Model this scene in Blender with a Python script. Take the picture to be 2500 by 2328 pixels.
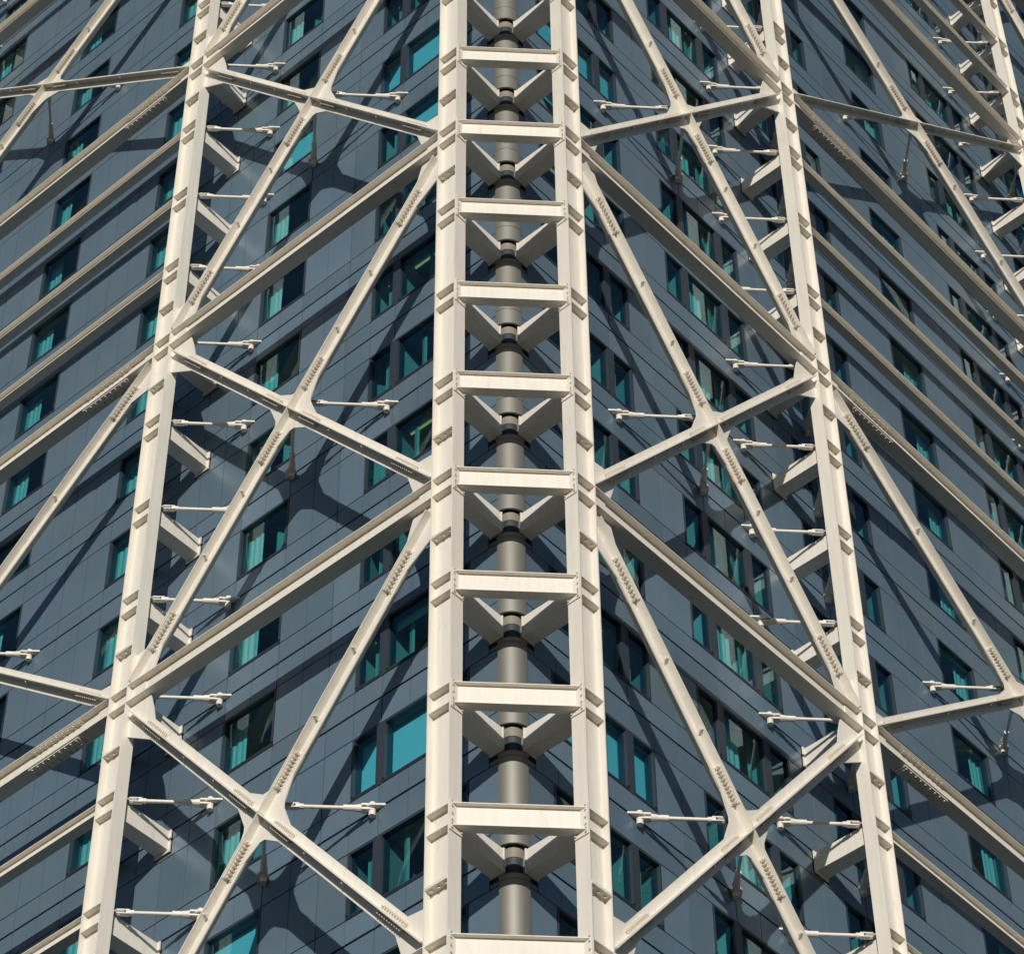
import bpy, bmesh, math, random
from mathutils import Matrix, Vector

random.seed(7)
for o in list(bpy.data.objects):
    bpy.data.objects.remove(o)
scene = bpy.context.scene
col = scene.collection
S = 2 ** -0.5

# ------------------------------------------------------------------ camera
CAM = Vector((-3.093, -47.7126, -37.4192))
YAW, PITCH, ROLL, FPX = 0.0659999, 0.83373, -0.0110462, 7304.09
PW, PH = 2500.0, 2328.0
FW = Vector((math.sin(YAW) * math.cos(PITCH), math.cos(YAW) * math.cos(PITCH), math.sin(PITCH)))
R0 = Vector((math.cos(YAW), -math.sin(YAW), 0))
U0 = R0.cross(FW)
CR = R0 * math.cos(ROLL) + U0 * math.sin(ROLL)
CU = -R0 * math.sin(ROLL) + U0 * math.cos(ROLL)
cd = bpy.data.cameras.new('camera')
cam = bpy.data.objects.new('camera', cd)
col.objects.link(cam)
cam.matrix_world = Matrix(((CR.x, CU.x, -FW.x, CAM.x), (CR.y, CU.y, -FW.y, CAM.y), (CR.z, CU.z, -FW.z, CAM.z), (0, 0, 0, 1)))
cd.sensor_width = 36
cd.lens = FPX * 36 / PW
cd.clip_start = 0.5
cd.clip_end = 4000
scene.camera = cam


def project(P):
    v = P - CAM
    w = v.dot(FW)
    return PW / 2 + FPX * v.dot(CR) / w, PH / 2 - FPX * v.dot(CU) / w


# ------------------------------------------------------------------ light
sun_dir = Vector((-0.25, -2.23, 0.58)).normalized()
w = bpy.data.worlds.new('World')
scene.world = w
w.use_nodes = True
nt = w.node_tree
bg = nt.nodes['Background']
sky = nt.nodes.new('ShaderNodeTexSky')
sky.sky_type = 'NISHITA'
sky.sun_disc = False
sky.air_density = 1.0
sky.dust_density = 0.3
sky.ozone_density = 3.0
sky.sun_elevation = math.asin(sun_dir.z)
sky.sun_rotation = math.atan2(sun_dir.x, sun_dir.y)
nt.links.new(sky.outputs[0], bg.inputs[0])
bg.inputs[1].default_value = 0.05
ld = bpy.data.lights.new('sun', 'SUN')
ld.energy = 3.45
ld.angle = math.radians(0.5)
ld.color = (1.0, 0.94, 0.85)
sun = bpy.data.objects.new('sun', ld)
col.objects.link(sun)
sun.rotation_euler = sun_dir.to_track_quat('Z', 'Y').to_euler()
sun.location = sun_dir * 60
vs = scene.view_settings
vs.view_transform = 'Standard'
vs.look = 'None'
vs.exposure = 0.0
vs.gamma = 1.0
vs.use_curve_mapping = False
scene.render.engine = 'CYCLES'
scene.cycles.max_bounces = 10
scene.cycles.transparent_max_bounces = 16
scene.cycles.diffuse_bounces = 5
scene.cycles.caustics_reflective = False

# ------------------------------------------------------------------ materials


def mat(name, base, rough=0.5, metal=0.0, var=0.0, noise=0.0, nscale=2.0, bump=0.0, bscale=3.0, streak=0.0, rust=0.0, reflect_tint=0.0):
    m = bpy.data.materials.new(name)
    m.use_nodes = True
    n = m.node_tree.nodes
    l = m.node_tree.links
    b = n['Principled BSDF']
    b.inputs['Base Color'].default_value = (*base, 1)
    b.inputs['Roughness'].default_value = rough
    b.inputs['Metallic'].default_value = metal
    cur = None
    geo = n.new('ShaderNodeNewGeometry')

    def mul(cur, fac_socket, lo, hi):
        mr = n.new('ShaderNodeMapRange')
        l.new(fac_socket, mr.inputs[0])
        mr.inputs[3].default_value = lo
        mr.inputs[4].default_value = hi
        mx = n.new('ShaderNodeMix')
        mx.data_type = 'RGBA'
        mx.blend_type = 'MULTIPLY'
        mx.inputs[0].default_value = 1
        if cur is None:
            mx.inputs[6].default_value = (*base, 1)
        else:
            l.new(cur, mx.inputs[6])
        cmb = n.new('ShaderNodeCombineColor')
        for i in range(3):
            l.new(mr.outputs[0], cmb.inputs[i])
        l.new(cmb.outputs[0], mx.inputs[7])
        return mx.outputs[2]
    if var:
        oi = n.new('ShaderNodeObjectInfo')
        cur = mul(cur, oi.outputs['Random'], 1 - var, 1 + var)
    if noise:
        t = n.new('ShaderNodeTexNoise')
        t.inputs['Scale'].default_value = nscale
        t.inputs['Detail'].default_value = 5
        l.new(geo.outputs['Position'], t.inputs['Vector'])
        cur = mul(cur, t.outputs['Fac'], 1 - noise, 1 + noise)
    if streak:
        mp = n.new('ShaderNodeMapping')
        mp.inputs['Scale'].default_value = (9, 9, 0.5)
        l.new(geo.outputs['Position'], mp.inputs['Vector'])
        t = n.new('ShaderNodeTexNoise')
        t.inputs['Scale'].default_value = 1.0
        t.inputs['Detail'].default_value = 4
        l.new(mp.outputs[0], t.inputs['Vector'])
        cur = mul(cur, t.outputs['Fac'], 1 - streak, 1 + streak)
    if reflect_tint:  # cloudy reflections of the lit steel, painted into the colour as noise patches
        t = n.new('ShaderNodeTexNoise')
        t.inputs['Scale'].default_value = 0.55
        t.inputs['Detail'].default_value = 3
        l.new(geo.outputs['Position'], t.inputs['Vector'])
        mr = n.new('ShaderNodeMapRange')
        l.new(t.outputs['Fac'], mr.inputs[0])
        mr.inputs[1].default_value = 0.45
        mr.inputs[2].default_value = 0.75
        mr.inputs[4].default_value = reflect_tint
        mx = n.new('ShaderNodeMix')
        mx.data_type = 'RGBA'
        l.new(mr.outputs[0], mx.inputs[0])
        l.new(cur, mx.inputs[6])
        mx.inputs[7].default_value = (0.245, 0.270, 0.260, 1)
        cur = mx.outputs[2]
    if rust:
        t = n.new('ShaderNodeTexNoise')
        t.inputs['Scale'].default_value = 3.1
        t.inputs['Detail'].default_value = 8
        t.inputs['Roughness'].default_value = 0.7
        mp = n.new('ShaderNodeMapping')
        mp.inputs['Scale'].default_value = (1, 1, 0.22)
        l.new(geo.outputs['Position'], mp.inputs['Vector'])
        l.new(mp.outputs[0], t.inputs['Vector'])
        mr = n.new('ShaderNodeMapRange')
        l.new(t.outputs['Fac'], mr.inputs[0])
        mr.inputs[1].default_value = 0.58
        mr.inputs[2].default_value = 0.8
        mr.inputs[4].default_value = rust
        mx = n.new('ShaderNodeMix')
        mx.data_type = 'RGBA'
        l.new(mr.outputs[0], mx.inputs[0])
        if cur is None:
            mx.inputs[6].default_value = (*base, 1)
        else:
            l.new(cur, mx.inputs[6])
        mx.inputs[7].default_value = (0.42, 0.30, 0.19, 1)
        cur = mx.outputs[2]
    if cur is not None:
        l.new(cur, b.inputs['Base Color'])
    if bump:
        t = n.new('ShaderNodeTexNoise')
        t.inputs['Scale'].default_value = bscale
        t.inputs['Detail'].default_value = 2
        l.new(geo.outputs['Position'], t.inputs['Vector'])
        bp_ = n.new('ShaderNodeBump')
        bp_.inputs['Strength'].default_value = 1.0
        bp_.inputs['Distance'].default_value = bump
        l.new(t.outputs['Fac'], bp_.inputs['Height'])
        l.new(bp_.outputs[0], b.inputs['Normal'])
    return m


def glass_mat():
    m = bpy.data.materials.new('teal_glass')
    m.use_nodes = True
    n = m.node_tree.nodes
    l = m.node_tree.links
    for x in list(n):
        if x.type != 'OUTPUT_MATERIAL':
            n.remove(x)
    out = n['Material Output']
    tr = n.new('ShaderNodeBsdfTransparent')
    tr.inputs[0].default_value = (0.52, 0.825, 0.885, 1)
    gl = n.new('ShaderNodeBsdfGlossy')
    gl.inputs['Roughness'].default_value = 0.01
    gl.inputs[0].default_value = (0.85, 0.95, 1, 1)
    fr = n.new('ShaderNodeFresnel')
    geo = n.new('ShaderNodeNewGeometry')
    mr = n.new('ShaderNodeMapRange')
    mr.inputs[3].default_value = 1.5
    mr.inputs[4].default_value = 1 / 1.5
    l.new(geo.outputs['Backfacing'], mr.inputs[0])
    l.new(mr.outputs[0], fr.inputs[0])
    mx = n.new('ShaderNodeMixShader')
    l.new(fr.outputs[0], mx.inputs[0])
    l.new(tr.outputs[0], mx.inputs[1])
    l.new(gl.outputs[0], mx.inputs[2])
    l.new(mx.outputs[0], out.inputs[0])
    return m


M_STEEL = mat('cream_painted_steel', (0.79, 0.755, 0.685), 0.46, 0, 0.035, 0.06, 1.3, streak=0.11, rust=0.38)
M_BOLT = mat('weathered_bolt', (0.66, 0.60, 0.51), 0.5)
M_PANEL = mat('blue_grey_panel', (0.166, 0.250, 0.328), 0.30, 0.35, 0.13, 0.12, 0.8, bump=0.022, bscale=0.8, streak=0.06, reflect_tint=0.30)
M_CORNER = mat('grey_corner_metal', (0.30, 0.295, 0.265), 0.52, 0.65, 0.03, 0.05, 1.2)
M_LIT_BAND = mat('lit_toned_band', (0.27, 0.24, 0.20), 0.5)  # sunlit top of the corner column, painted as a lighter tone
M_SHADED_PIPE = mat('shadow_toned_pipe', (0.035, 0.05, 0.055), 0.5)  # rung shadow on the corner column, painted into its base colour
M_DARK = mat('dark_joint', (0.012, 0.014, 0.017), 0.7)
M_FRAME = mat('grey_window_frame', (0.050, 0.066, 0.086), 0.4, 0.3)
M_GLASS = glass_mat()
M_WALL = mat('beige_room_wall', (0.46, 0.42, 0.36), 0.8, var=0.45)
M_CEIL = mat('room_ceiling', (0.30, 0.30, 0.30), 0.9)
M_BLIND = mat('white_blind', (0.92, 0.92, 0.90), 0.8, noise=0.02)
M_CURT = mat('pale_curtain', (0.92, 0.76, 0.62), 0.9, noise=0.05, nscale=4)
M_SHEER = mat('green_grey_curtain', (0.42, 0.40, 0.33), 0.9, noise=0.1, nscale=4)
M_RAIL = mat('lit_strip_lamp', (0.60, 0.50, 0.22), 0.6)
M_RAIL.node_tree.nodes['Principled BSDF'].inputs['Emission Color'].default_value = (1.0, 0.72, 0.28, 1)
M_RAIL.node_tree.nodes['Principled BSDF'].inputs['Emission Strength'].default_value = 0.55
M_PLATE = mat('grey_steel_bracket', (0.30, 0.29, 0.27), 0.5, 0.2)
M_GROUND = mat('pale_paving', (0.065, 0.06, 0.05), 0.9, noise=0.15, nscale=0.3)

# ------------------------------------------------------------------ mesh building


class MB:
    def __init__(self):
        self.v = []
        self.f = []
        self.k = []
        self.cur = 0

    def add(self, v, f):
        n = len(self.v)
        self.v += [tuple(p) for p in v]
        self.f += [tuple(i + n for i in q) for q in f]
        self.k += [self.cur] * len(f)
        return self

    def box(self, x0, x1, y0, y1, z0, z1):
        v = [(x, y, z) for z in (z0, z1) for y in (y0, y1) for x in (x0, x1)]
        return self.add(v, [(0, 2, 3, 1), (4, 5, 7, 6), (0, 1, 5, 4), (2, 6, 7, 3), (0, 4, 6, 2), (1, 3, 7, 5)])

    def prism(self, poly, y0, y1):             # poly of (x, z), thickness along y
        n = len(poly)
        v = [(x, y0, z) for x, z in poly] + [(x, y1, z) for x, z in poly]
        f = [tuple(range(n)), tuple(range(2 * n - 1, n - 1, -1))] + [(i, i + n, (i + 1) % n + n, (i + 1) % n) for i in range(n)]
        return self.add(v, f)

    def prismz(self, poly, z0, z1):            # poly of (x, y), thickness along z
        n = len(poly)
        v = [(x, y, z0) for x, y in poly] + [(x, y, z1) for x, y in poly]
        f = [tuple(range(n)), tuple(range(2 * n - 1, n - 1, -1))] + [(i, i + n, (i + 1) % n + n, (i + 1) % n) for i in range(n)]
        return self.add(v, f)

    def bar(self, p, d, nrm, s0, s1, n0, n1, y0, y1):   # box along direction d in the x-z plane
        v = []
        for y in (y0, y1):
            for nn in (n0, n1):
                for s in (s0, s1):
                    v.append((p[0] + d[0] * s + nrm[0] * nn, y, p[1] + d[1] * s + nrm[1] * nn))
        return self.add(v, [(0, 2, 3, 1), (4, 5, 7, 6), (0, 1, 5, 4), (2, 6, 7, 3), (0, 4, 6, 2), (1, 3, 7, 5)])

    def cyl(self, a, b, r0, r1=None, n=10):
        r1 = r0 if r1 is None else r1
        a = Vector(a)
        b = Vector(b)
        q = (b - a).to_track_quat('Z', 'Y')
        v = []
        for p, r in ((a, r0), (b, r1)):
            for i in range(n):
                t = 2 * math.pi * i / n
                v.append(p + q @ Vector((r * math.cos(t), r * math.sin(t), 0)))
        f = [tuple(range(n)), tuple(range(2 * n - 1, n - 1, -1))] + [(i, i + n, (i + 1) % n + n, (i + 1) % n) for i in range(n)]
        return self.add(v, f)

    def mesh(self, name, material, flip=False, smooth=False):
        me = bpy.data.meshes.new(name)
        v = [(-x, y, z) for x, y, z in self.v] if flip else self.v
        me.from_pydata(v, [], self.f)
        me.polygons.foreach_set('material_index', self.k)
        bm = bmesh.new()
        bm.from_mesh(me)
        bmesh.ops.recalc_face_normals(bm, faces=bm.faces)
        if smooth:
            for fc in bm.faces:
                fc.smooth = len(fc.verts) == 4
            for ed in bm.edges:
                if len(ed.link_faces) != 2 or ed.calc_face_angle(0) > 0.6:
                    ed.smooth = False
        bm.to_mesh(me)
        bm.free()
        for mm in (material if isinstance(material, list) else [material]):
            me.materials.append(mm)
        return me


CACHE = {}


def cached(key, fn, name, material, flip=False, smooth=False):
    k = (key, flip)
    if k not in CACHE:
        CACHE[k] = fn().mesh(name, material, flip, smooth)
    return CACHE[k]


def link(name, me, parent=None, loc=None, matrix=None, kind=None):
    o = bpy.data.objects.new(name, me)
    col.objects.link(o)
    if parent is not None:
        o.parent = parent
    if loc is not None:
        o.location = loc
    if matrix is not None:
        o.matrix_local = matrix
    if kind:
        o['kind'] = kind
    return o


# the two faces: local x runs along the face (mirrored on the right face), y outwards, z up
FACE = {'L': (Vector((-S, S, 0)), Vector((-S, -S, 0))), 'R': (Vector((S, S, 0)), Vector((S, -S, 0)))}


def world(side, t, a, z):
    u, n = FACE[side]
    return u * t + n * a + Vector((0, 0, z))


def frame(side, t, a, z):
    u, n = FACE[side]
    x = u if side == 'L' else -u
    p = world(side, t, a, z)
    return Matrix(((x.x, n.x, 0, p.x), (x.y, n.y, 0, p.y), (0, 0, 1, p.z), (0, 0, 0, 1)))


def vis(pts, m=260):
    for P in pts:
        x, y = project(P)
        if -m < x < PW + m and -m < y < PH + m:
            return True
    return False


def inpic(P, m=0):
    x, y = project(P)
    return 480 - m < x < 2020 + m and -m < y < PH + m


def thing(name, side, t, a, z, label, cat, group=None):
    o = bpy.data.objects.new(name, None)
    o.empty_display_size = 0.3
    col.objects.link(o)
    o.matrix_world = frame(side, t, a, z)
    o['label'] = label
    o['category'] = cat
    if group:
        o['group'] = group
    return o


ORD = ['lowest', 'second', 'third', 'fourth', 'fifth', 'sixth', 'seventh', 'eighth', 'ninth', 'tenth', 'eleventh', 'twelfth',
       'thirteenth', 'fourteenth', 'fifteenth', 'sixteenth', 'seventeenth', 'eighteenth', 'nineteenth', 'twentieth', 'twenty-first', 'twenty-second', 'twenty-third', 'twenty-fourth']


def nth(i):
    return ORD[i] if i == 0 else ORD[i] + ' lowest'


# ------------------------------------------------------------------ dimensions (metres)
H = 3.4            # storey
M = 0.9            # facade module
D = 2.157          # frame plane, from the corner axis
E = 0.403          # facade plane, from the corner axis
WF = 0.188         # half flange width
CD = 0.335         # half column depth
B1 = 10.77         # first bay
B2 = 16.2          # middle bay
COLS = [0.0, B1, B1 + B2, B1 + B2 + B1]
TEND = COLS[-1]
ZT, ZB = -0.13, -0.74       # girder flange levels from the storey level
SILL, HEAD, SLOT = 0.58, 2.48, 3.27
KMIN, KMAX = -1, 22

# ground
gm = MB().box(-400, 400, -400, 400, -40.0, -39.5).mesh('ground', M_GROUND)
g = link('ground', gm, kind='structure')

# ------------------------------------------------------------------ the tower
tower = bpy.data.objects.new('hotel_tower', None)
col.objects.link(tower)
tower['label'] = 'blue-grey panelled tower with teal windows behind the cream steel frame'
tower['category'] = 'building'


def windows_of(side):
    one = [(0.9, 3.53, 'big'), (3.67, 4.5, 'small')]
    if side == 'L':
        one += [(7.2, 9.0, 'mid')]
        two = [(12.6, 14.4, 'mid'), (18.0, 19.8, 'mid'), (23.4, 25.2, 'mid')]
    else:
        one += [(6.3, 7.13, 'tri_a'), (7.27, 8.93, 'tri_b'), (9.07, 9.9, 'tri_c')]
        two = [(11.7, 12.53, 'tri_c'), (12.67, 14.33, 'tri_b'), (14.47, 15.3, 'tri_a'), (18.0, 19.8, 'mid'), (22.5, 23.33, 'tri_a'), (23.47, 25.13, 'tri_b'), (25.27, 26.1, 'tri_c')]
    three = [(TEND - b, TEND - a, k) for a, b, k in one][::-1]
    return one + two + three


def tall_panels(side):
    wins = windows_of(side)
    n = int(round(TEND / M))
    occ = [False] * n
    for a, b, k in wins:
        for i in range(int(round(a / M)), int(round(b / M))):
            if i < n:
                occ[i] = True
    out = []
    i = 0
    while i < n:
        if occ[i]:
            i += 1
            continue
        j = i + 1
        if j < n and not occ[j] and i % 2 == 0:
            j += 1
        out.append((i * M, j * M))
        i = j
    return out


def panel_mb(wd, ht):
    mb = MB()
    g1 = 0.016
    dpt = 0.05
    if wd > 1.2:
        mb.box(-wd / 2 + g1, -0.010, -dpt, 0, g1, ht - g1)
        mb.box(0.010, wd / 2 - g1, -dpt, 0, g1, ht - g1)
        mb.box(-0.02, 0.02, -dpt - 0.004, -0.030, g1 + 0.001, ht - g1 - 0.001)
    else:
        mb.box(-wd / 2 + g1, wd / 2 - g1, -dpt, 0, g1, ht - g1)
    return mb


ROWS = [('low', -0.085, SILL), ('top', HEAD, SLOT + 0.008)]
plist = []
for side in 'LR':
    for k in range(KMIN, KMAX + 1):
        z0 = k * H
        n2 = int(round(TEND / M / 2))
        for i in range(n2):
            t0, t1 = i * 2 * M, (i + 1) * 2 * M
            for nm, za, zb in ROWS:
                if i == 0:
                    if nm == 'low':
                        # leave the corner cut-out free for the struts
                        plist.append((side, 0.30, t1, z0 + za, z0 + zb, True))
                        plist.append((side, 0.0, 0.30, z0 + 0.03, z0 + zb, True))
                        continue
                    else:
                        plist.append((side, 0.30, t1, z0 + za, z0 + zb, True))
                        plist.append((side, 0.0, 0.30, z0 + za, z0 + H + ZB - 0.04, True))
                        continue
                plist.append((side, t0, t1, z0 + za, z0 + zb, False))
        for t0, t1 in tall_panels(side):
            plist.append((side, t0, t1, z0 + SILL, z0 + HEAD, False))
pv = []
for p in plist:
    side, t0, t1, za, zb, sp = p
    q = [world(side, t, E, z) for t in (t0, t1) for z in (za, zb)]
    if not vis(q):
        continue
    pr = [project(c) for c in q]
    inside = sum(1 for x, y in pr if 480 <= x <= 2020 and 0 <= y <= PH)
    area = abs((pr[2][0] - pr[0][0]) * (pr[1][1] - pr[0][1]))
    pv.append((-(area if inside else 0), p))
pv.sort(key=lambda q: q[0])
rest = MB()
for i, (ar, (side, t0, t1, za, zb, sp)) in enumerate(pv):
    wd, ht = t1 - t0, zb - za
    if i < 296:
        me = cached(('panel', round(wd, 3), round(ht, 3)), lambda: panel_mb(wd, ht), 'facade_panel', M_PANEL)
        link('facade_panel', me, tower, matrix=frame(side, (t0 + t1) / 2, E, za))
    else:
        mb = panel_mb(wd, ht)
        fm = frame(side, (t0 + t1) / 2, E, za)
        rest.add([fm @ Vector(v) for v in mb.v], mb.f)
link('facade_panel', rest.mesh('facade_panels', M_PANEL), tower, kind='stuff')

# dark backing wall behind the panels
for side in 'LR':
    mb = MB()
    sg = 1 if side == 'L' else -1
    wins = windows_of(side)
    for k in range(KMIN, KMAX + 1):
        z0 = k * H
        mb.box(0, sg * TEND, -0.30, -0.075, z0 + HEAD + 0.001, z0 + H + SILL - 0.001)
        edges = [0.0]
        for a, b, kd in wins:
            edges += [a, b]
        edges.append(TEND)
        for i in range(0, len(edges), 2):
            if edges[i + 1] - edges[i] > 0.02:
                mb.box(sg * edges[i], sg * edges[i + 1], -0.30, -0.076, z0 + SILL, z0 + HEAD)
    link('wall_core', mb.mesh('wall_core', M_DARK), tower, matrix=frame(side, 0, E, 0))
# lower storeys of the tower, down to the ground
mb = MB()
mb.box(-0.2, TEND, -TEND, -0.1, -39.5, KMIN * H + HEAD - 3.4)
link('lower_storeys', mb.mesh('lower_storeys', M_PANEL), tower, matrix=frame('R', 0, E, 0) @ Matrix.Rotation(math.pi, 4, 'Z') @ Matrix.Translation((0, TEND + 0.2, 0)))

# rounded corner cladding, one set of pieces per storey


def arc_mb(r, z0, z1, n=14):
    mb = MB()
    v = []
    for i in range(n + 1):
        t = -3 * math.pi / 4 + (math.pi / 2) * i / n
        for rr in (r, r - 0.05):
            for z in (z0, z1):
                v.append((rr * math.cos(t), rr * math.sin(t) - 0.05, z))
    f = []
    for i in range(n):
        b0 = i * 4
        b1 = b0 + 4
        f += [(b0, b1, b1 + 1, b0 + 1), (b0 + 2, b0 + 3, b1 + 3, b1 + 2), (b0, b0 + 2, b1 + 2, b1), (b0 + 1, b1 + 1, b1 + 3, b0 + 3)]
    f += [(0, 1, 3, 2), (n * 4, n * 4 + 2, n * 4 + 3, n * 4 + 1)]
    mb.add(v, f)
    return mb


# turn the arc a hair inside the joints
for k in range(KMIN, 13):
    z0 = k * H
    if not vis([Vector((0, -E, z0))]):
        continue
    for za, zb in ((0.03, SILL - 0.008), (SILL + 0.008, HEAD - 0.008), (HEAD + 0.008, H + ZB - 0.04)):
        me = cached(('arc', round(za, 3)), lambda: arc_mb(0.46, za, zb), 'corner_panel', M_CORNER, smooth=True)
        link('corner_panel', me, tower, loc=(0, 0, z0))
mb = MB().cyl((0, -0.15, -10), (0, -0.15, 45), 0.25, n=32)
link('corner_column', mb.mesh('corner_column', M_SHADED_PIPE, smooth=True), tower)
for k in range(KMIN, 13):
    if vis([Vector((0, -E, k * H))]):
        link('lit_column_band', cached('lit_band', lambda: MB().cyl((0, -0.15, -0.27), (0, -0.15, -0.02), 0.262, n=32), 'lit_column_band', M_LIT_BAND, smooth=True), tower, loc=(0, 0, k * H))  # added ring giving the column its painted sunlit band, not a real fitting
mb = MB()
mb.cyl((0, 0.0, -10), (0, 0.0, 45), 0.2, n=8)
dark = MB().box(-0.5, 0.5, 0.30, 0.5, -10, 45)
link('wall_core', dark.mesh('corner_core', M_DARK), tower)

# windows
FR = 0.06


def frame_mb(wd):
    mb = MB()
    h = HEAD - SILL
    y0, y1 = -0.26, 0.004
    mb.box(-wd / 2 + 0.004, -wd / 2 + FR, y0, y1, 0.15, h - 0.004)
    mb.box(wd / 2 - FR, wd / 2 - 0.004, y0, y1, 0.15, h - 0.004)
    mb.box(-wd / 2 + FR, wd / 2 - FR, y0, y1, h - FR, h - 0.004)
    # stepped sill
    mb.box(-wd / 2 + 0.004, wd / 2 - 0.004, y0, 0.008, 0.012, 0.045)
    mb.box(-wd / 2 + 0.004, wd / 2 - 0.004, y0, -0.12, 0.045, 0.075)
    mb.box(-wd / 2 + 0.004, wd / 2 - 0.004, y0, 0.0, 0.075, 0.11)
    mb.box(-wd / 2 + 0.004, wd / 2 - 0.004, y0, -0.065, 0.11, 0.15)
    return mb


def pane_mb(wd):
    return MB().box(-wd / 2 + FR - 0.01, wd / 2 - FR + 0.01, -0.082, -0.07, 0.13, HEAD - SILL - FR + 0.01)


def room_mb(wd):
    mb = MB()
    x = wd / 2 - 0.005
    h = HEAD - SILL
    y0, y1 = -2.6, -0.262
    z0, z1 = -0.45, h + 0.10
    v = [(-x, y1, z0), (x, y1, z0), (x, y0, z0), (-x, y0, z0), (-x, y1, z1), (x, y1, z1), (x, y0, z1), (-x, y0, z1)]
    mb.add(v, [(0, 1, 2, 3), (4, 7, 6, 5), (0, 3, 7, 4), (1, 5, 6, 2), (2, 6, 7, 3)])
    # lowered lining above and below the opening so no gap shows
    mb.box(-x, x, y1 - 0.01, y1, h - FR, z1)
    mb.box(-x, x, y1 - 0.01, y1, z0, 0.15)
    return mb


def drape_mb(x0, x1, y, z0, z1, amp=0.016, per=0.21):
    mb = MB()
    n = max(6, int((x1 - x0) / per * 6))
    v = []
    for i in range(n + 1):
        x = x0 + (x1 - x0) * i / n
        yy = y + amp * math.sin(2 * math.pi * (x - x0) / per) + 0.4 * amp * math.sin(2 * math.pi * (x - x0) / (per * 2.7))
        for dy in (0, -0.012):
            for z in (z0, z1):
                v.append((x, yy + dy, z))
    f = []
    for i in range(n):
        b0 = i * 4
        b1 = b0 + 4
        f += [(b0, b1, b1 + 1, b0 + 1), (b0 + 2, b0 + 3, b1 + 3, b1 + 2)]
    mb.add(v, f)
    return mb


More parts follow.
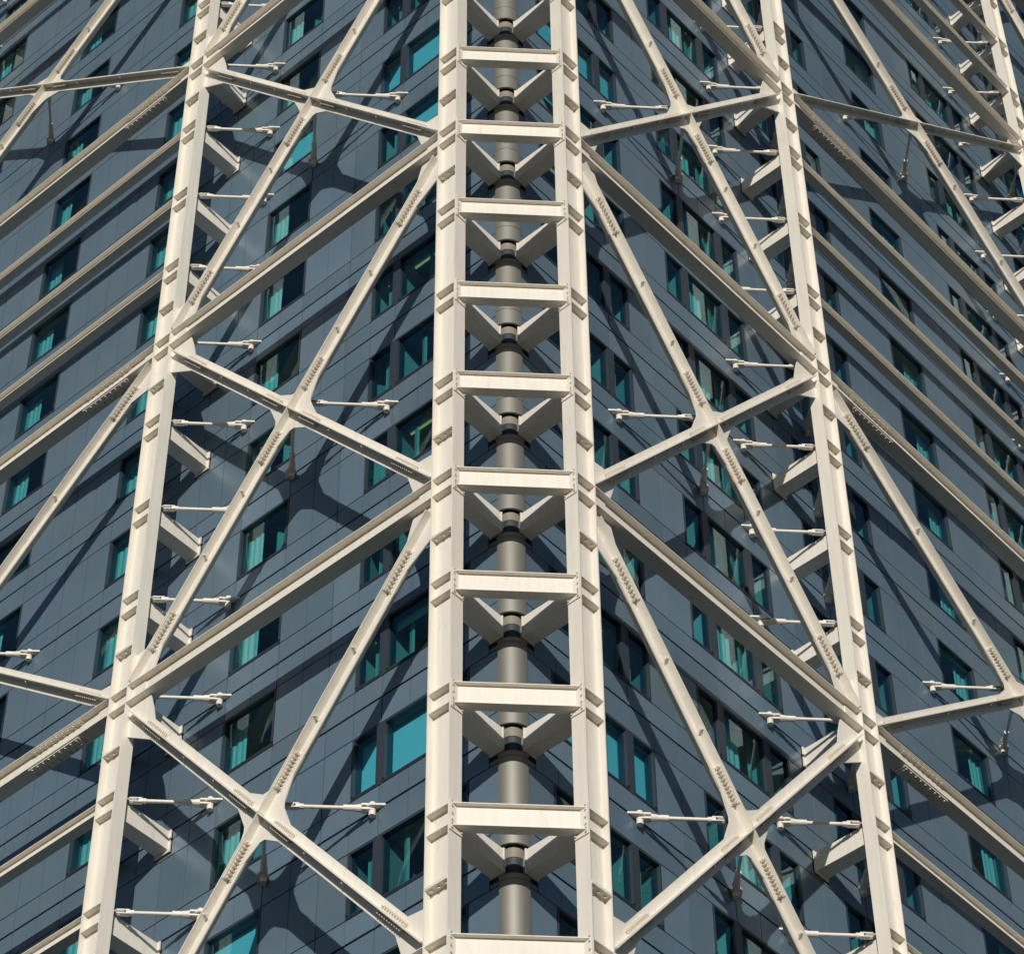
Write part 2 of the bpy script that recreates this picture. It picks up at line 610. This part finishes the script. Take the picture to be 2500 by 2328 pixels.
BLIND = {('L', 10, 'big'), ('L', 10, 'small'), ('R', 10, 'big'), ('R', 10, 'small'), ('L', 2, 'big'), ('L', 2, 'small'), ('R', 2, 'big'), ('R', 2, 'small'),
         ('L', 1, 'mid'), ('L', 10, 'mid')}
HALF = {('L', 9, 'big'): 0.75, ('L', 8, 'big'): 0.4, ('R', 9, 'big'): 0.7, ('L', 3, 'big'): 0.35}
wrng = random.Random(3)
for side in 'LR':
    fl = side == 'R'
    for k in range(KMIN, KMAX + 1):
        for (a, b, kd) in windows_of(side):
            tc, wd = (a + b) / 2, b - a
            q = [world(side, t, E, k * H + z) for t in (a, b) for z in (SILL, HEAD)]
            if not vis(q, 120):
                continue
            key = round(wd, 3)
            w_ = link('window', cached(('frame', key), lambda: frame_mb(wd), 'window_frame', M_FRAME), tower, matrix=frame(side, tc, E, k * H + SILL))
            link('pane', cached(('pane', key), lambda: pane_mb(wd), 'pane', M_GLASS), w_)
            rm = cached(('room', key), lambda: room_mb(wd), 'room_lining', [M_WALL, M_CEIL])
            if len(rm.polygons) > 1:
                rm.polygons[1].material_index = 1
            link('room_lining', rm, w_)
            hh = HEAD - SILL
            bl = first = a < B1
            isb = (side, k, kd) in BLIND and first
            if isb:
                link('blind', cached(('blind', key), lambda: MB().box(-wd / 2 + 0.02, wd / 2 - 0.02, -0.33, -0.315, -0.3, hh + 0.06), 'blind', M_BLIND), w_)
                continue
            if wrng.random() < (0.6 if kd in ('big', 'small') and k > 2 else 0.0):
                link('strip_lamp', cached(('lamp', key), lambda: MB().box(-wd / 2 + 0.07, wd / 2 - 0.07, -0.60, -0.55, hh + 0.055, hh + 0.09), 'strip_lamp', M_RAIL), w_)
            sgn = 1     # +x of the mesh before the mirror runs away from the corner
            if kd == 'mid':
                x1 = wd / 2 - 0.03
                cw = 0.42 + 0.16 * wrng.random()
                link('curtain', cached(('c', kd, round(cw, 2), key), lambda: drape_mb(x1 - cw, x1, -0.36, -0.2, hh + 0.09), 'curtain', M_CURT, fl), w_)
                if wrng.random() < 0.5:
                    link('curtain', cached(('c2', kd, key), lambda: drape_mb(-x1 + 0.1, 0.15, -0.6, -0.2, hh + 0.09, 0.05, 0.25), 'curtain', M_SHEER, fl), w_)
            elif kd == 'tri_b':
                c0 = -0.35 + 0.12 * wrng.random()
                link('curtain', cached(('c', kd, round(c0, 1), key), lambda: drape_mb(round(c0, 1), round(c0, 1) + 0.5, -0.36, -0.2, hh + 0.09), 'curtain', M_CURT, fl), w_)
                link('curtain', cached(('c3', kd, key), lambda: drape_mb(0.55, 0.72, -0.36, -0.2, hh + 0.09), 'curtain', M_SHEER, fl), w_)
            elif kd == 'tri_c':
                link('curtain', cached(('c', kd, key), lambda: drape_mb(-0.34, 0.34, -0.75, -0.2, hh - 0.55 - 0.0, 0.02, 0.2), 'curtain', M_CURT, fl), w_)
            elif kd == 'tri_a':
                link('curtain', cached(('c', kd, key), lambda: drape_mb(-0.2, 0.0, -0.4, -0.2, hh + 0.05), 'curtain', M_SHEER, fl), w_)
            elif kd == 'big':
                c0 = wrng.choice([0.35, 0.55, 0.75])
                link('curtain', cached(('c', kd, c0, key), lambda: drape_mb(c0, c0 + 0.16, -0.36, -0.2, hh + 0.09), 'curtain', M_SHEER, fl), w_)
                if wrng.random() < 0.5:
                    link('curtain', cached(('cc', kd, key), lambda: drape_mb(-wd / 2 + 0.04, -wd / 2 + 0.5, -0.36, -0.2, hh + 0.09), 'curtain', M_CURT, fl), w_)
                if (side, k, kd) in HALF:
                    hv = HALF[(side, k, kd)]
                    link('blind', cached(('hb', key, hv), lambda: MB().box(-wd / 2 + 0.02, wd / 2 - 0.02, -0.33, -0.315, hh - hv, hh + 0.06), 'blind', M_BLIND), w_)
            elif kd == 'small':
                link('curtain', cached(('c', kd, key), lambda: drape_mb(-0.1, 0.12, -0.36, -0.2, hh + 0.09), 'curtain', M_SHEER, fl), w_)
    # mullions between paired windows
    wins = windows_of(side)
    for k in range(KMIN, KMAX + 1):
        for (a, b, kd), (a2, b2, kd2) in zip(wins, wins[1:]):
            if 0.05 < a2 - b < 0.3 and vis([world(side, b, E, k * H + 1.5)], 120):
                link('mullion', cached(('mull', round(a2 - b, 2)), lambda: MB().box(-(a2 - b) / 2 - 0.001, (a2 - b) / 2 + 0.001, -0.26, 0.0, 0.01, HEAD - SILL - 0.006), 'mullion', M_FRAME), tower, matrix=frame(side, (a2 + b) / 2, E, k * H + SILL))

# ------------------------------------------------------------------ columns
SIDE = {'L': 'left', 'R': 'right'}


def col_place(side, ci):
    if ci == 0:
        return SIDE[side] + ' corner column'
    return SIDE[side] + (' mid column' if ci == 1 else ' outer column')


def splice_plate_mb():
    mb = MB()
    for y0, y1 in ((0.014, WF + 0.012), (-WF - 0.012, -0.014)):
        mb.box(-CD + 0.034, CD - 0.034, y0, y1, -0.035, 0.035)
    mb.cur = 1
    for x in (-0.2, 0.0, 0.2):
        mb.cyl((x, 0.1, -0.035), (x, 0.1, -0.085), 0.034, n=6)
        mb.cyl((x, 0.1, 0.035), (x, 0.1, 0.075), 0.034, n=6)
    return mb


for side in 'LR':
    for ci in range(3):
        t0 = COLS[ci]
        zs = [z for z in range(-6, 76, 1) if vis([world(side, t0, D, z)])]
        if not zs:
            continue
        lab = {0: 'cream steel column on the %s edge of the central ladder',
               1: 'cream steel column standing apart on the %s side, where girders and braces meet',
               2: 'far outer cream steel column at the %s margin beyond the mid column'}[ci] % SIDE[side]
        c = thing('steel_column', side, t0, D, -39.5, lab, 'column', 'steel columns of the outer frame')
        top = zs[-1] + 8 + 39.5
        for s in (-1, 1):
            x0, x1 = sorted((s * CD, s * (CD - 0.032)))
            link('flange', MB().box(x0, x1, -WF, WF, 0, top).mesh('flange', M_STEEL), c)
        link('web', MB().box(-CD + 0.033, CD - 0.033, -0.013, 0.013, 0, top).mesh('web', M_STEEL), c)
        for k in range(KMIN, KMAX + 1):
            if not vis([world(side, t0, D, k * H)]):
                continue
            for z in (ZT - 0.015, ZB + 0.03):
                for s in (1, -1):
                    y0, y1 = sorted((s * 0.014, s * (WF - 0.004)))
                    link('stiffener', cached(('stiff', s), lambda: MB().box(-CD + 0.033, CD - 0.033, y0, y1, -0.014, 0.014), 'stiffener', M_STEEL), c, loc=(0, 0, k * H + z + 39.5))
            if k % 4 in (0, 3):
                link('splice_plate', cached('colsplice', splice_plate_mb, 'splice_plate', [M_STEEL, M_BOLT]), c, loc=(0, 0, k * H + 1.30 + 39.5))

# ------------------------------------------------------------------ ladder rungs and corner struts
RW = 0.125
yc = -(D + CD) * S
xl = (D - CD) * S


def rung_flange():
    x = xl - 0.02
    return MB().prismz([(-x - RW, -RW), (x + RW, -RW), (x - RW, RW), (-x + RW, RW)], -0.02, 0.0)


def rung_end(sg):
    mb = MB()
    pts = []
    for u, vv in ((-0.185, 0.0), (0.185, 0.0), (0.185, 0.03), (-0.185, 0.03)):
        # u along the column face, v towards the ladder middle
        x = sg * (xl + u * S - vv * S)
        y = -u * S - vv * S
        pts.append((x, y))
    mb.prismz(pts, -0.86, -0.05)
    mb.cur = 1
    for z in (-0.10, -0.22, -0.42, -0.60, -0.70, -0.80):
        for u in ((-0.14, 0.14) if z in (-0.10, -0.80) else (0.14,)):
            p = Vector((sg * (xl + u * S - 0.03 * S), -u * S - 0.03 * S, z))
            q = p + Vector((-sg * S * 0.035, -S * 0.035, 0))
            mb.cyl(p, q, 0.024, n=6)
    return mb


ri = 0
for k in range(KMIN, 12):
    z0 = k * H
    if not vis([Vector((0, yc, z0 - 0.4))], 160):
        continue
    r = bpy.data.objects.new('rung_beam', None)
    col.objects.link(r)
    r.location = (0, yc, z0)
    r['label'] = 'cream I-beam rung of the corner ladder, %s of them' % nth(ri)
    r['category'] = 'beam'
    r['group'] = 'rungs of the corner ladder'
    link('flange', cached('rflange', rung_flange, 'flange', M_STEEL), r, loc=(0, 0, ZT))
    link('flange', CACHE[('rflange', False)], r, loc=(0, 0, ZB + 0.02))
    link('web', cached('rweb', lambda: MB().box(-xl + 0.03, xl - 0.03, -0.011, 0.011, ZB + 0.021, ZT - 0.021), 'web', M_STEEL), r)
    for sg in (-1, 1):
        link('end_plate', cached(('rend', sg), lambda: rung_end(sg), 'end_plate', [M_STEEL, M_BOLT]), r)
    for side in 'LR':
        st = thing('corner_strut', side, 0, E, z0, 'cream strut from %s corner column to rounded corner, at the %s rung' % (SIDE[side], nth(ri)), 'strut', 'struts from the ladder to the building corner')
        link('beam', cached('cstrut', lambda: MB().box(-0.185, 0.185, 0.12, D - E - WF - 0.002, ZB + 0.01, ZT - 0.01), 'strut_beam', M_STEEL), st)
        link('end_plate', cached('cstrutend', lambda: MB().box(-0.2, 0.2, 0.085, 0.118, ZB - 0.02, ZT + 0.02), 'end_plate', M_STEEL), st)
        link('neck', cached('cstrutneck', lambda: MB().box(-0.1, 0.1, -0.22, 0.084, ZB + 0.05, ZT - 0.05), 'neck', M_PLATE), st)
    ri += 1

# ------------------------------------------------------------------ girders


def girder_parts(parent, ln, depth_top, depth_bot, hw, cover=True):
    x = ln / 2 - CD - 0.001
    link('top_flange', cached(('gtf', round(ln, 2), hw), lambda: MB().box(-x, x, -hw, hw, -0.022, 0), 'top_flange', M_STEEL), parent, loc=(0, 0, depth_top))
    link('bottom_flange', cached(('gtf', round(ln, 2), hw), None, '', None), parent, loc=(0, 0, depth_bot + 0.022))
    link('web', cached(('gw', round(ln, 2), depth_bot), lambda: MB().box(-x, x, -0.012, 0.012, depth_bot + 0.0225, depth_top - 0.0225), 'web', M_STEEL), parent)
    if cover:
        for s in (-1, 1):
            for y0, y1 in ((0.013, 0.05), (-0.05, -0.013)):
                x0, x1 = sorted((s * (x - 0.02), s * (x - 0.5)))
                link('cover_plate', cached(('gc', round(ln, 2), depth_bot, s, y0), lambda: MB().box(x0, x1, y0, y1, depth_bot + 0.023, depth_top - 0.09), 'cover_plate', M_STEEL), parent)


def bolted_joint(z, hw, x0):
    mb = MB()
    mb.box(x0 - 0.9, x0 + 0.9, -hw + 0.03, hw - 0.03, z - 0.052, z - 0.0235)
    mb.cur = 1
    for i in range(9):
        for y in (-hw + 0.08, -hw + 0.15, hw - 0.15, hw - 0.08):
            xx = x0 - 0.8 + 0.2 * i
            mb.cyl((xx, y, z - 0.0525), (xx, y, z - 0.09), 0.03, n=6)
    return mb


for side in 'LR':
    gi = [0, 0, 0]
    for n in range(-1, 6):
        for b in range(3):
            ta, tb = COLS[b], COLS[b + 1]
            z0 = n * 4 * H
            pts = [world(side, ta + (tb - ta) * i / 8, D, z0 - 0.4) for i in range(9)]
            if not vis(pts, 150):
                continue
            where = ['in the %s bay beside the ladder' % SIDE[side], 'beyond the %s mid column' % SIDE[side], 'in the outermost %s bay' % SIDE[side]][b]
            gdr = thing('girder', side, (ta + tb) / 2, D, z0, 'deep cream I-girder %s, %s there' % (where, nth(gi[b])), 'girder', 'horizontal girders of the outer frame')
            gi[b] += 1
            girder_parts(gdr, tb - ta, ZT, ZB, 0.2)
            if b == 1:
                for z in (ZT, ZB):
                    xj = -(tb - ta) / 2 + 2.3
                    link('splice_plate', cached(('bj', z), lambda: bolted_joint(z, 0.2, xj), 'splice_plate', [M_STEEL, M_BOLT], side == 'R'), gdr)
    # lighter beams at every storey of the middle bay
    fi = 0
    for k in range(KMIN, KMAX + 1):
        if k % 4 == 0 or (k // 4) % 2 == 1:
            continue
        ta, tb = COLS[1], COLS[2]
        pts = [world(side, ta + (tb - ta) * i / 8, D, k * H - 0.3) for i in range(9)]
        if not vis(pts, 100):
            continue
        fb = thing('floor_beam', side, (ta + tb) / 2, D, k * H, 'slim cream floor beam beyond the %s mid column, %s there' % (SIDE[side], nth(fi)), 'beam', 'slim floor beams beyond the mid columns')
        fi += 1
        girder_parts(fb, tb - ta, ZT, ZT - 0.36, 0.14, False)

# ------------------------------------------------------------------ cross braces
ZC = 6.34          # crossing above the node storey
PHW, FIN, TH = 0.225, 0.222, 0.016
ZLOW = -0.46       # axis height at the lower column


def brace_geo(wb):
    hw = wb / 2
    rise = ZC - ZLOW
    ln = math.hypot(hw, rise)
    return hw, rise, ln, (hw / ln, rise / ln)


def arm_mb(wb, sx, sz, s0, s1):
    hw, rise, ln, c = brace_geo(wb)
    d = (c[0] * sx, c[1] * sz)
    nrm = (-d[1], d[0])
    mb = MB()
    for n0, n1 in ((-PHW, -TH), (TH, PHW)):
        mb.bar((0, 0), d, nrm, s0, s1, n0, n1, -TH, TH)
    mb.bar((0, 0), d, nrm, s0, s1, -TH, TH, -FIN, FIN)
    # small lugs
    for s in (s0 + 1.35, (s0 + s1) / 2 + 0.5):
        sg = -1 if nrm[1] > 0 else 1
        mb.bar((0, 0), d, nrm, s, s + 0.03, min(sg * TH, sg * 0.08), max(sg * TH, sg * 0.08), 0.09, 0.18)
    return mb


def arm_splice_mb(wb, sx, sz, s0, s1):
    hw, rise, ln, c = brace_geo(wb)
    d = (c[0] * sx, c[1] * sz)
    nrm = (-d[1], d[0])
    mb = MB()
    P = lambda s, n, y: (d[0] * s + nrm[0] * n, y, d[1] * s + nrm[1] * n)
    for sg in (-1, 1):
        n0, n1 = sorted((sg * (TH + 0.022), sg * 0.15))
        for y0, y1 in ((TH, TH + 0.022), (-TH - 0.022, -TH)):
            mb.bar((0, 0), d, nrm, s0, s1, n0, n1, y0, y1)
        n0, n1 = sorted((sg * TH, sg * (TH + 0.022)))
        for y0, y1 in ((TH, FIN - 0.03), (-FIN + 0.03, -TH)):
            mb.bar((0, 0), d, nrm, s0, s1, n0, n1, y0, y1)
        nb = 10
        mb.cur = 1
        for i in range(nb):
            s = s0 + 0.05 + (s1 - s0 - 0.1) * i / (nb - 1)
            mb.cyl(P(s, sg * 0.10, TH + 0.022), P(s, sg * 0.10, TH + 0.055), 0.022, n=6)
            mb.cyl(P(s, sg * (TH + 0.022), 0.115), P(s, sg * (TH + 0.085), 0.115), 0.034, n=6)
        # outer strip, on the free edge
        mb.cur = 0
        n0, n1 = sorted((sg * 0.165, sg * (PHW - 0.004)))
        mb.bar((0, 0), d, nrm, s0 + 0.03, s1 - 0.03, n0, n1, -TH - 0.02, -TH)
    return mb


def node_mb(wb, s1):
    hw, rise, ln, c = brace_geo(wb)
    mb = MB()
    # outline of the gusset star, one notch after the other
    pts = []
    arms = [(1, 1), (-1, 1), (-1, -1), (1, -1)]
    flats = [((0.08, 0.70), (-0.08, 0.70)), ((-0.62, 0.08), (-0.62, -0.08)), ((-0.08, -0.70), (0.08, -0.70)), ((0.62, -0.08), (0.62, 0.08))]
    for i, (sx, sz) in enumerate(arms):
        d = (c[0] * sx, c[1] * sz)
        nrm = (-d[1], d[0])
        for s, nn in ((1.10, -PHW), (s1, -PHW), (s1, PHW), (1.10, PHW)):
            pts.append((d[0] * s + nrm[0] * nn, d[1] * s + nrm[1] * nn))
        pts += list(flats[i])
    mb.prism(pts, -TH, TH)
    for sx, sz in arms:
        d = (c[0] * sx, c[1] * sz)
        nrm = (-d[1], d[0])
        for y0, y1 in ((TH, FIN), (-FIN, -TH)):
            mb.bar((0, 0), d, nrm, 0.02, s1, -TH, TH, y0, y1)
    return mb


def foot_gusset_mb(wb, lower):
    """gusset at the corner-side column; lower: the brace rises away from it. Coordinates from the crossing."""
    hw, rise, ln, c = brace_geo(wb)
    mb = MB()
    ic = c[1] / c[0]
    vo = PHW / c[0]
    if lower:
        ax = lambda t: ZLOW + ic * t
        up = lambda t: ax(t) + vo
        lo = lambda t: ax(t) - vo
        te = 1.25
        pts = [(CD, ZT + 0.001), (1.05, ZT + 0.001), (1.09, 0.21), (1.26, lo(1.26)), (te + PHW * c[1], ax(te) - PHW * c[0]), (te - PHW * c[1], ax(te) + PHW * c[0]), (0.92, up(0.92)), (CD, up(0.92) - 0.06)]
        mb.prism([(x - hw, z - ZC) for x, z in pts], -TH, TH)
        t0 = 0.36
        d = c
    else:
        zt = ZC + rise
        ax = lambda t: zt - ic * t
        up = lambda t: ax(t) + vo
        lo = lambda t: ax(t) - vo
        te = 1.4
        zg = 4 * H + ZB - 0.001
        pts = [(CD, zg), (1.03, zg), (1.18, zg - 0.49), (1.29, up(1.29)), (te + PHW * c[1], ax(te) + PHW * c[0]), (te - PHW * c[1], ax(te) - PHW * c[0]), (CD, zg - 1.0)]
        mb.prism([(x - hw, z - ZC) for x, z in pts], -TH, TH)
        t0 = 0.46
        d = (c[0], -c[1])
    nrm = (-d[1], d[0])
    p = (-hw, ax(0) - ZC)
    for y0, y1 in ((TH, FIN), (-FIN, -TH)):
        mb.bar(p, d, nrm, t0 / c[0], te / c[0], -TH, TH, y0, y1)
    return mb, te / c[0]


for side in 'LR':
    bi = [0, 0, 0]
    fl = side == 'R'
    for n in range(-1, 6):
        for b in range(3):
            ta, tb = COLS[b], COLS[b + 1]
            wb = tb - ta
            zc = n * 4 * H + ZC
            hw, rise, ln, c = brace_geo(wb)
            pts = [world(side, (ta + tb) / 2 + hw * f * s, D, zc + rise * f) for s in (-1, 1) for f in (-1, -0.75, -0.5, -0.25, 0, 0.25, 0.5, 0.75, 1)]
            if not vis(pts, 120) or (b == 1 and n % 2 == 0):
                continue
            where = ['in the %s bay beside the ladder' % SIDE[side], 'beyond the %s mid column' % SIDE[side], 'in the outermost %s bay' % SIDE[side]][b]
            br = thing('cross_brace', side, (ta + tb) / 2, D, zc, 'cream X-brace with bolted gussets %s, %s there' % (where, nth(bi[b])), 'brace', 'X-braces of the outer frame')
            bi[b] += 1
            kk = round(wb, 2)
            link('centre_gusset', cached(('node', kk), lambda: node_mb(wb, 1.14), 'centre_gusset', M_STEEL, fl), br)
            _, eL = foot_gusset_mb(wb, True)
            _, eU = foot_gusset_mb(wb, False)
            for fm in (1, -1):           # near column, far column
                for low in (True, False):
                    # near foot lies towards -x before mirroring
                    me_key = ('foot', kk, low, fm)
                    if (me_key, fl) not in CACHE:
                        mb, _ = foot_gusset_mb(wb, low)
                        if fm == -1:
                            mb.v = [(-x, y, z) for x, y, z in mb.v]
                        CACHE[(me_key, fl)] = mb.mesh('end_gusset', M_STEEL, fl)
                    link('end_gusset', CACHE[(me_key, fl)], br)
            for sx in (-1, 1):
                for sz in (-1, 1):
                    end = ln - (eL if sz < 0 else eU) - 0.002
                    link('brace_arm', cached(('arm', kk, sx, sz), lambda: arm_mb(wb, sx, sz, 1.142, end), 'brace_arm', M_STEEL, fl), br)
                    link('splice_plate', cached(('as', kk, sx, sz), lambda: arm_splice_mb(wb, sx, sz, 0.66, 1.62), 'splice_plate', [M_STEEL, M_BOLT], fl), br)
                    link('splice_plate', cached(('ae', kk, sx, sz), lambda: arm_splice_mb(wb, sx, sz, end - 0.62, end + 0.5), 'splice_plate', [M_STEEL, M_BOLT], fl), br)

# ------------------------------------------------------------------ struts from the mid columns to the facade
for side in 'LR':
    for ci in (1, 2):
        si = 0
        for k in range(KMIN, KMAX + 1):
            t0 = COLS[ci]
            z0 = k * H
            if not vis([world(side, t0, D, z0), world(side, t0, E, z0)], 100):
                continue
            st = thing('facade_strut', side, t0, E, z0, 'cream box strut from the %s back to the facade, %s there' % (col_place(side, ci), nth(si)), 'strut', 'struts from the outer columns to the facade')
            si += 1
            link('beam', cached('fstrut', lambda: MB().box(-0.21, 0.21, 0.05, D - E - WF - 0.002, ZB + 0.02, ZT - 0.03), 'strut_beam', M_STEEL), st)
            link('end_plate', cached('fstrutend', lambda: MB().box(-0.26, 0.26, 0.012, 0.049, ZB - 0.06, ZT + 0.02), 'end_plate', M_STEEL), st)
            link('seal', cached('fstrutseal', lambda: MB().box(-0.29, 0.29, 0.001, 0.011, ZB - 0.10, ZT + 0.05), 'seal', M_DARK), st)

# ------------------------------------------------------------------ tie rods


def rod_thing(side, p, q, label):
    """horizontal rod from the steel (p) to the facade pin (q), both (t, a, z)"""
    sx = 1 if side == 'L' else -1
    r = thing('tie_rod', side, p[0], p[1], p[2], label, 'tie rod', 'tie rods between steel frame and facade')
    v = Vector((sx * (q[0] - p[0]), q[1] - p[1], 0))
    ln = v.length
    rot = Matrix.Rotation(math.atan2(v.y, v.x), 4, 'Z')
    kl = round(ln, 2)
    sgq = 1 if (q[0] - p[0]) * sx > 0 else -1

    def o(name, key, fn, m, smooth=False, mx=None):
        ob = link(name, cached((key, kl), fn, name, m, smooth=smooth), r)
        ob.matrix_local = rot if mx is None else mx
        return ob
    o('rod', 'rod', lambda: MB().cyl((0.42, 0, 0), (ln - 0.62, 0, 0), 0.044, n=14), M_STEEL, True)

    def fork_near():
        mb = MB()
        mb.cyl((0.34, 0, 0), (0.52, 0, 0), 0.066, n=12)
        for s in (-1, 1):
            mb.prism([(0.12, s * 0.05 - 0.014), (0.42, s * 0.05 - 0.014), (0.42, s * 0.05 + 0.014), (0.12, s * 0.05 + 0.014)], -0.06, 0.06)
        mb.cyl((0.17, 0, -0.085), (0.17, 0, 0.085), 0.035, n=10)
        return mb
    o('fork', 'forkn', fork_near, M_STEEL)

    def fork_far():
        mb = MB()
        mb.cyl((ln - 0.76, 0, 0), (ln - 0.56, 0, 0), 0.074, n=14)
        mb.cyl((ln - 0.56, 0, 0), (ln - 0.36, 0, 0), 0.070, 0.098, n=14)
        for s in (-1, 1):
            a, b = sorted((s * 0.035, s * 0.085))
            mb.box(ln - 0.36, ln - 0.12, -0.085, 0.085, a, b)
            mb.cyl((ln - 0.12, 0, a), (ln - 0.12, 0, b), 0.085, n=14)
        return mb
    o('fork', 'forkf', fork_far, M_STEEL)
    o('pin', 'pin', lambda: MB().cyl((ln - 0.12, 0, -0.22), (ln - 0.12, 0, 0.15), 0.08, n=16), M_STEEL, True)
    # lug at the steel end
    o('lug', 'lug', lambda: MB().box(-0.12, 0.30, -0.07, 0.07, -0.03, 0.03), M_PLATE)
    # bracket: horizontal plate on the facade, drawn in the face frame
    pin = v * ((ln - 0.12) / ln)
    yw = E - p[1] + 0.01
    tip = pin.y + 0.13

    def brk():
        mb = MB()
        u = Vector((v.x, v.y, 0)).normalized()
        nn = Vector((-u.y, u.x, 0))
        out = 1 if nn.x * v.x > 0 else -1
        ho, hi = (0.165 * out, -0.12 * out)

        def foot(off):
            b0 = pin + nn * off
            q_ = b0 + u * ((yw - b0.y) / u.y)
            return (q_.x, q_.y)
        pts = [foot(ho)]
        for i in range(9):
            t = math.pi * i / 8
            pts.append(tuple((pin + nn * ((ho + hi) / 2 + (ho - hi) / 2 * math.cos(t)) - u * (0.13 * math.sin(t)))[:2]))
        pts.append(foot(hi))
        mb.prismz(pts, -0.026, 0.026)
        return mb
    ob = link('bracket', cached(('brk', side, sgq, kl, round(p[1], 2)), brk, 'bracket', M_STEEL), r)


for side in 'LR':
    # at the crossings
    xi = {(b, sg): 0 for b in range(3) for sg in (-1, 1)}
    for n in range(-1, 6):
        for b in range(3):
            if b == 1 and n % 2 == 0:
                continue
            tc = (COLS[b] + COLS[b + 1]) / 2
            z = n * 4 * H + 6.67
            for sg, word in ((-1, 'cornerwards'), (1, 'outwards')):
                p = (tc + sg * 0.25, D - 0.22, z)
                q = (tc + sg * 1.775, E + 0.015, z)
                if not vis([world(side, *p), world(side, *q)], 60):
                    continue
                where = ['in %s bay by the ladder' % SIDE[side], 'beyond %s mid column' % SIDE[side], 'in outermost %s bay' % SIDE[side]][b]
                rod_thing(side, p, q, 'tie rod slanting %s from %s X crossing %s' % (word, nth(xi[b, sg]), where)); xi[b, sg] = xi[b, sg] + 1
    for ci in (1, 2):
        idx = {-1: 0, 1: 0}
        for k in range(KMIN, KMAX + 1):
            z = k * H + ZT - 0.01
            tc = COLS[ci]
            for sg, word in ((-1, 'cornerwards'), (1, 'outwards')):
                p = (tc + sg * 0.21, D - 0.22, z)
                q = (tc + sg * 1.735, E + 0.015, z)
                if not vis([world(side, *p), world(side, *q)], 60):
                    continue
                rod_thing(side, p, q, 'tie rod from %s slanting %s, %s there' % (col_place(side, ci), word, nth(idx[sg])))
                idx[sg] += 1
